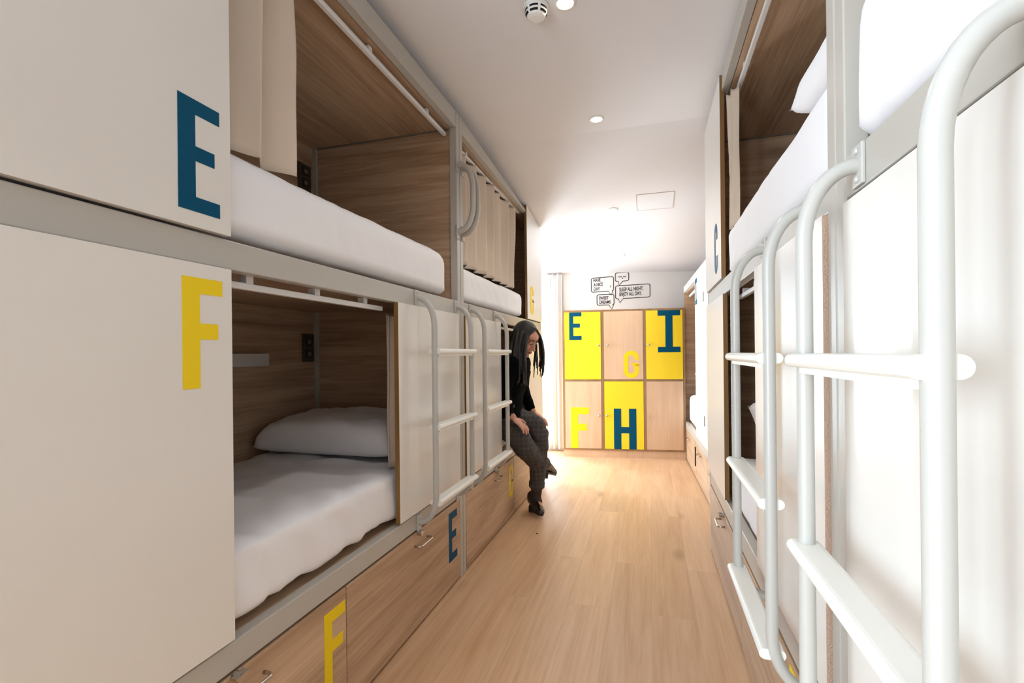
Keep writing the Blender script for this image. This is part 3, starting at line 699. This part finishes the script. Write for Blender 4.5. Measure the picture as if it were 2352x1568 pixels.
ball(bm, hp(.086, 0, -.06), (.011, .022, .0065), HR, 12); ball(bm, hp(.084, 0, -.07), (.011, .018, .007), HR, 12); ball(bm, hp(.074, 0, -.097), (.016, .02, .015), HR, 12)
neckb = Vector((-.905, 3.25, 1.16))
chain(bm, [hp(-.03, 0, -.03), hp(-.03, 0, -.075), neckb, Vector((-.935, 3.25, 1.08))], [.05, .048, .052, .08])
# torso under the clothes
def loft(bm, secs, seg=20):
    rings = []
    for c, U, V in secs:
        rings.append([bm.verts.new(Vector(c)+Vector(U)*math.cos(2*PI*k/seg)+Vector(V)*math.sin(2*PI*k/seg)) for k in range(seg)])
    for i in range(len(rings)-1):
        for k in range(seg): bm.faces.new((rings[i][k], rings[i][(k+1) % seg], rings[i+1][(k+1) % seg], rings[i+1][k]))
    bm.faces.new(rings[0][::-1]); bm.faces.new(rings[-1]); return bm
def torso(bm, g):
    loft(bm, [((-1.03, 3.25, .70), (.115+g, 0, 0), (0, .16+g, 0)), ((-1.03, 3.25, .80), (.115+g, 0, 0), (0, .165+g, 0)), ((-1.0, 3.25, .90), (.095+g, 0, -.02), (0, .135+g, 0)),
              ((-.965, 3.25, 1.01), (.10+g, 0, -.03), (0, .15+g, 0)), ((-.94, 3.25, 1.10), (.095+g, 0, -.04), (0, .17+g, 0)), ((-.92, 3.25, 1.165), (.065+g, 0, -.03), (0, .12+g, 0)), ((-.91, 3.25, 1.19), (.04, 0, -.02), (0, .05, 0))])
arms = {'R': [(-.92, 3.095, 1.13), (-.965, 3.075, .93), (-.935, 3.075, .80), (-.895, 3.07, .757)], 'L': [(-.91, 3.415, 1.13), (-.935, 3.47, .94), (-.875, 3.45, .80), (-.845, 3.445, .755)]}
legs = {'A': [(-1.08, 3.17, .755), (-.865, 3.12, .60), (-.835, 3.13, .545), (-.79, 3.33, .40), (-.765, 3.44, .36)], 'B': [(-1.06, 3.32, .765), (-.80, 3.31, .66), (-.772, 3.31, .60), (-.785, 3.34, .38), (-.815, 3.385, .12)]}
torso(bm, 0)
for k, a in arms.items(): chain(bm, a[:3], [.042, .036, .026]); chain(bm, a[2:4], [.025, .024])
for k, l in legs.items(): chain(bm, l, [.082, .06, .055, .048, .035])
# hands: palm, four fingers and a thumb
def hand(bm, wrist, out, down, side, thumb, s=1.0, curl=.6):
    wrist, out, down, side = Vector(wrist), Vector(out).normalized(), Vector(down).normalized(), Vector(side).normalized()
    pc = wrist+out*.045*s
    Rm = Matrix((out, side, down)).transposed()
    ball(bm, pc, (.048*s, .038*s, .015*s), Rm, 16)
    for i, (o, ln) in enumerate(((-.03, .062), (-.010, .075), (.011, .07), (.03, .055))):
        b0 = pc+out*.036*s+side*o*s; d1 = (out+side*o*4).normalized()
        d2 = (d1+down*curl).normalized(); d3 = (d1*.6+down*curl*1.5).normalized()
        p1 = b0+d1*ln*.42*s; p2 = p1+d2*ln*.33*s; p3 = p2+d3*ln*.28*s
        chain(bm, [b0, p1, p2, p3], [.0092*s, .0088*s, .0078*s, .0066*s], 10)
    t0 = pc-out*.018*s+side*thumb*.034*s; t1 = t0+(out*.6+side*thumb).normalized()*.034*s; t2 = t1+(out+side*thumb*.35+down*.2).normalized()*.028*s
    chain(bm, [t0, t1, t2], [.0115*s, .0098*s, .0078*s], 10)
hand(bm, arms['R'][3], (.85, -.22, -.62), (-.45, -.2, -.85), (.25, .95, 0), 1, 1.0, .35)
hand(bm, arms['L'][3], (.75, .1, -.55), (-.4, 0, -.9), (.1, -.95, .1), 1, 1.0, .5)
# feet (inside the shoes)
def foot_axes(kind):
    if kind == 'B': return Vector((-.815, 3.385, .12)), Vector((.56, -.82, 0)).normalized()
    return Vector((-.765, 3.44, .36)), Vector((.35, .85, -.25)).normalized()
chain(bm, [(-.815, 3.385, .13), (-.81, 3.38, .085), (-.765, 3.31, .05)], [.036, .036, .03])
chain(bm, [(-.765, 3.44, .36), (-.755, 3.47, .34), (-.74, 3.53, .32)], [.034, .034, .028])
body = obj('body', fused(bm, .0042, 3), M['skin'], person, True)
# face details
bm = NB()
for s in (1, -1): ball(bm, hp(.083, .031*s, .004), (.008, .014, .008), HR, 12)
obj('eye', bm, M['eye'], person, True)
bm = NB()
for s in (1, -1):
    chain(bm, [hp(.091, .018*s, .0055), hp(.0925, .031*s, .0075), hp(.086, .045*s, .003)], [.0025, .0036, .002], 8)
    chain(bm, [hp(.093, .014*s, .029), hp(.092, .032*s, .034), hp(.082, .05*s, .027)], [.0035, .004, .0025], 8)
obj('brow_and_lash', bm, M['hair'], person, True)
bm = NB(); ball(bm, hp(.0885, 0, -.0605), (.0105, .021, .0055), HR, 12); ball(bm, hp(.087, 0, -.0695), (.0105, .017, .006), HR, 12); obj('lips', fused(bm, .0018, 2), M['lips'], person, True)
# hair: cap and hanging locks
rnd = random.Random(4); bm = NB()
ball(bm, hp(-.02, 0, .042), (.092, .084, .088), HR, 24); ball(bm, hp(-.045, 0, -.01), (.068, .080, .085), HR, 20)
def lock(p0, p1, p2, r, wave=.006):
    pts = []; rs = []; ph = rnd.random()*6
    n = 12
    for i in range(n+1):
        t = i/n; q = p0*(1-t)**2+p1*2*t*(1-t)+p2*t*t
        q = q+Vector((wave*math.sin(ph+t*7), wave*math.cos(ph*1.3+t*6), 0))*t; pts.append(q); rs.append(r*(1-.55*t**2))
    chain(bm, pts, rs, 8)
for i in range(40):      # near side and back, falling over the shoulder and chest
    a = rnd.random(); start = hp(-.07+.13*a, -.068-.01*rnd.random(), .06-.05*rnd.random()); 
    end = Vector((-.93+.115*a+rnd.uniform(-.012, .012), 3.14+rnd.uniform(-.03, .03), rnd.uniform(.965, 1.06)))
    mid = Vector((start.x*.45+end.x*.55-.008, min(start.y, end.y)-.03, 1.2)); lock(start, mid, end, .012)
for i in range(16):      # far side, hanging free in front of the shoulder
    a = rnd.random(); start = hp(-.02+.085*a, .06+.012*rnd.random(), .075-.03*rnd.random())
    end = Vector((-.815+.075*a+rnd.uniform(-.01, .01), 3.33+rnd.uniform(-.02, .02), rnd.uniform(1.02, 1.14)))
    mid = Vector((max(start.x, end.x)+.02, 3.35, 1.25)); lock(start, mid, end, .009)
for i in range(14):      # parting over the forehead towards the far temple
    a = rnd.random(); start = hp(.045+.01*rnd.random(), -.01+.02*a, .105); end = Vector((-.738+rnd.uniform(-.006, .012), 3.31+.02*a, rnd.uniform(1.03, 1.16)))
    mid = Vector((-.722, 3.32, 1.30)); lock(start, mid, end, .006, .008)
for i in range(14):      # parting over the near temple
    a = rnd.random(); start = hp(.03+.02*rnd.random(), -.02*a, .108); end = hp(.045-.02*a, -.075, -.10); mid = hp(.06, -.085, .04); lock(start, mid, end, .010, .003)
obj('hair', fused(bm, .0042, 2), M['hair'], person, True)
bm = NB(); torso(bm, .026)
for k, a in arms.items():
    chain(bm, a[:3], [.060, .050, .040]); e = Vector(a[2]); chain(bm, [e, e+(Vector(a[3])-e)*.25], [.040, .038])
b = fused(bm, .007, 4)
for v in b.verts: v.co += v.normal*(.006*noise.noise(v.co*16)+.004*noise.noise(v.co*35))
geom = [v for v in b.verts if v.co.z < .775 and v.co.x < 0 and 3.1 < v.co.y < 3.4]
bmesh.ops.delete(b, geom=[v for v in b.verts if v.co.z < .74], context='VERTS')
obj('black_top', b, M['sweater'], person, True)
bm = NB(); loft(bm, [((-1.05, 3.25, .665), (.10, 0, 0), (0, .15, 0)), ((-1.05, 3.25, .72), (.135, 0, 0), (0, .185, 0)), ((-1.025, 3.25, .83), (.13, 0, 0), (0, .178, 0)), ((-1.01, 3.25, .90), (.108, 0, 0), (0, .148, 0))])
chain(bm, legs['A'][:4], [.098, .082, .078, .066]); chain(bm, legs['A'][3:], [.064, .052])
lb_ = [Vector(q) for q in legs['B']]; cu = lb_[3].lerp(lb_[4], .62)
chain(bm, lb_[:4]+[cu], [.098, .082, .078, .066, .054])
b = fused(bm, .007, 4)
for v in b.verts: v.co += v.normal*(.007*noise.noise(v.co*14)+.005*noise.noise(v.co*Vector((25, 25, 40)).length*.5))
tr = obj('trousers', b, M['plaid'], person, True)
bm = NB(); ax = (lb_[4]-lb_[3]).normalized(); tube(bm, [cu-ax*.025, cu-ax*.022, cu+ax*.012, cu+ax*.015], [.054, .06, .059, .05], 22); obj('cuff', bm, M['plaid'], tr, True)
bm = NB(); chain(bm, [cu, lb_[4], lb_[4]+Vector((.01, -.01, -.03))], [.044, .039, .04]); obj('tights', bm, M['sock'], person, True)
def shoe(heel, dirn, up, name='shoe'):
    heel, f, u = Vector(heel), Vector(dirn).normalized(), Vector(up).normalized(); s = f.cross(u)
    P = lambda a, b, c: heel+f*a+s*b+u*c
    bm = NB()
    chain(bm, [P(.02, 0, .085), P(.025, 0, .06)], [.043, .043]); chain(bm, [P(.03, 0, .07), P(.09, 0, .055), P(.15, 0, .037), P(.195, 0, .03)], [.042, .04, .037, .028])
    ball(bm, P(.165, 0, .03), .04)
    b = fused(bm, .005, 3)
    for v in b.verts:
        q = v.co-heel; c = q.dot(u)
        if c < .018: v.co += u*(.018-c)
    o = obj(name, b, M['shoe'], person, True, label='black leather heeled shoe')
    bm = NB(); out = []
    for i in range(20):
        t = 2*PI*i/20; a = .105+.115*math.cos(t); wv = (.04 if a > .1 else .033)*math.sin(t); out.append((a, wv))
    prism(bm, [P(a, w_, .012) for a, w_ in out], u*.012); obj('sole', bm, M['black'], o)
    bm = NB(); prism(bm, [P(a, w_, -.03) for a, w_ in [(q[0]*.3, q[1]*.85) for q in out]], u*.045); obj('heel', bm, M['black'], o)
    bm = NB()
    for a, c in ((.075, .097), (.095, .088), (.115, .078)): chain(bm, [P(a, -.018, c-.006), P(a+.006, 0, c), P(a, .018, c-.006)], .0035, 8)
    obj('laces', bm, M['black'], o, True)
shoe((-.868, 3.452, .032), (.56, -.82, -.10), (.05, -.08, .99))
shoe((-.775, 3.43, .29), (.25, .9, -.35), (.1, .3, .95))
bm = NB(); ww = Vector(arms['R'][2]).lerp(Vector(arms['R'][3]), .55); ax = (Vector(arms['R'][3])-Vector(arms['R'][2])).normalized(); n1 = ax.orthogonal().normalized(); n2 = ax.cross(n1)
ring = [ww+(n1*math.cos(2*PI*k/20)+n2*math.sin(2*PI*k/20))*.0275 for k in range(21)]; tube(bm, ring, .0028, 8); obj('bracelet', bm, M['dark'], person, True)
person.location = Vector(person.location)+Vector((-.012, .068, 0))
# speck on the floor
bm = NB(); ball(bm, (-.727, 3.06, .002), (.007, .006, .004), seg=8); tag(obj('floor_speck', bm, M['black']), 'tiny dark speck lying on the oak floor near the black shoe', 'debris')
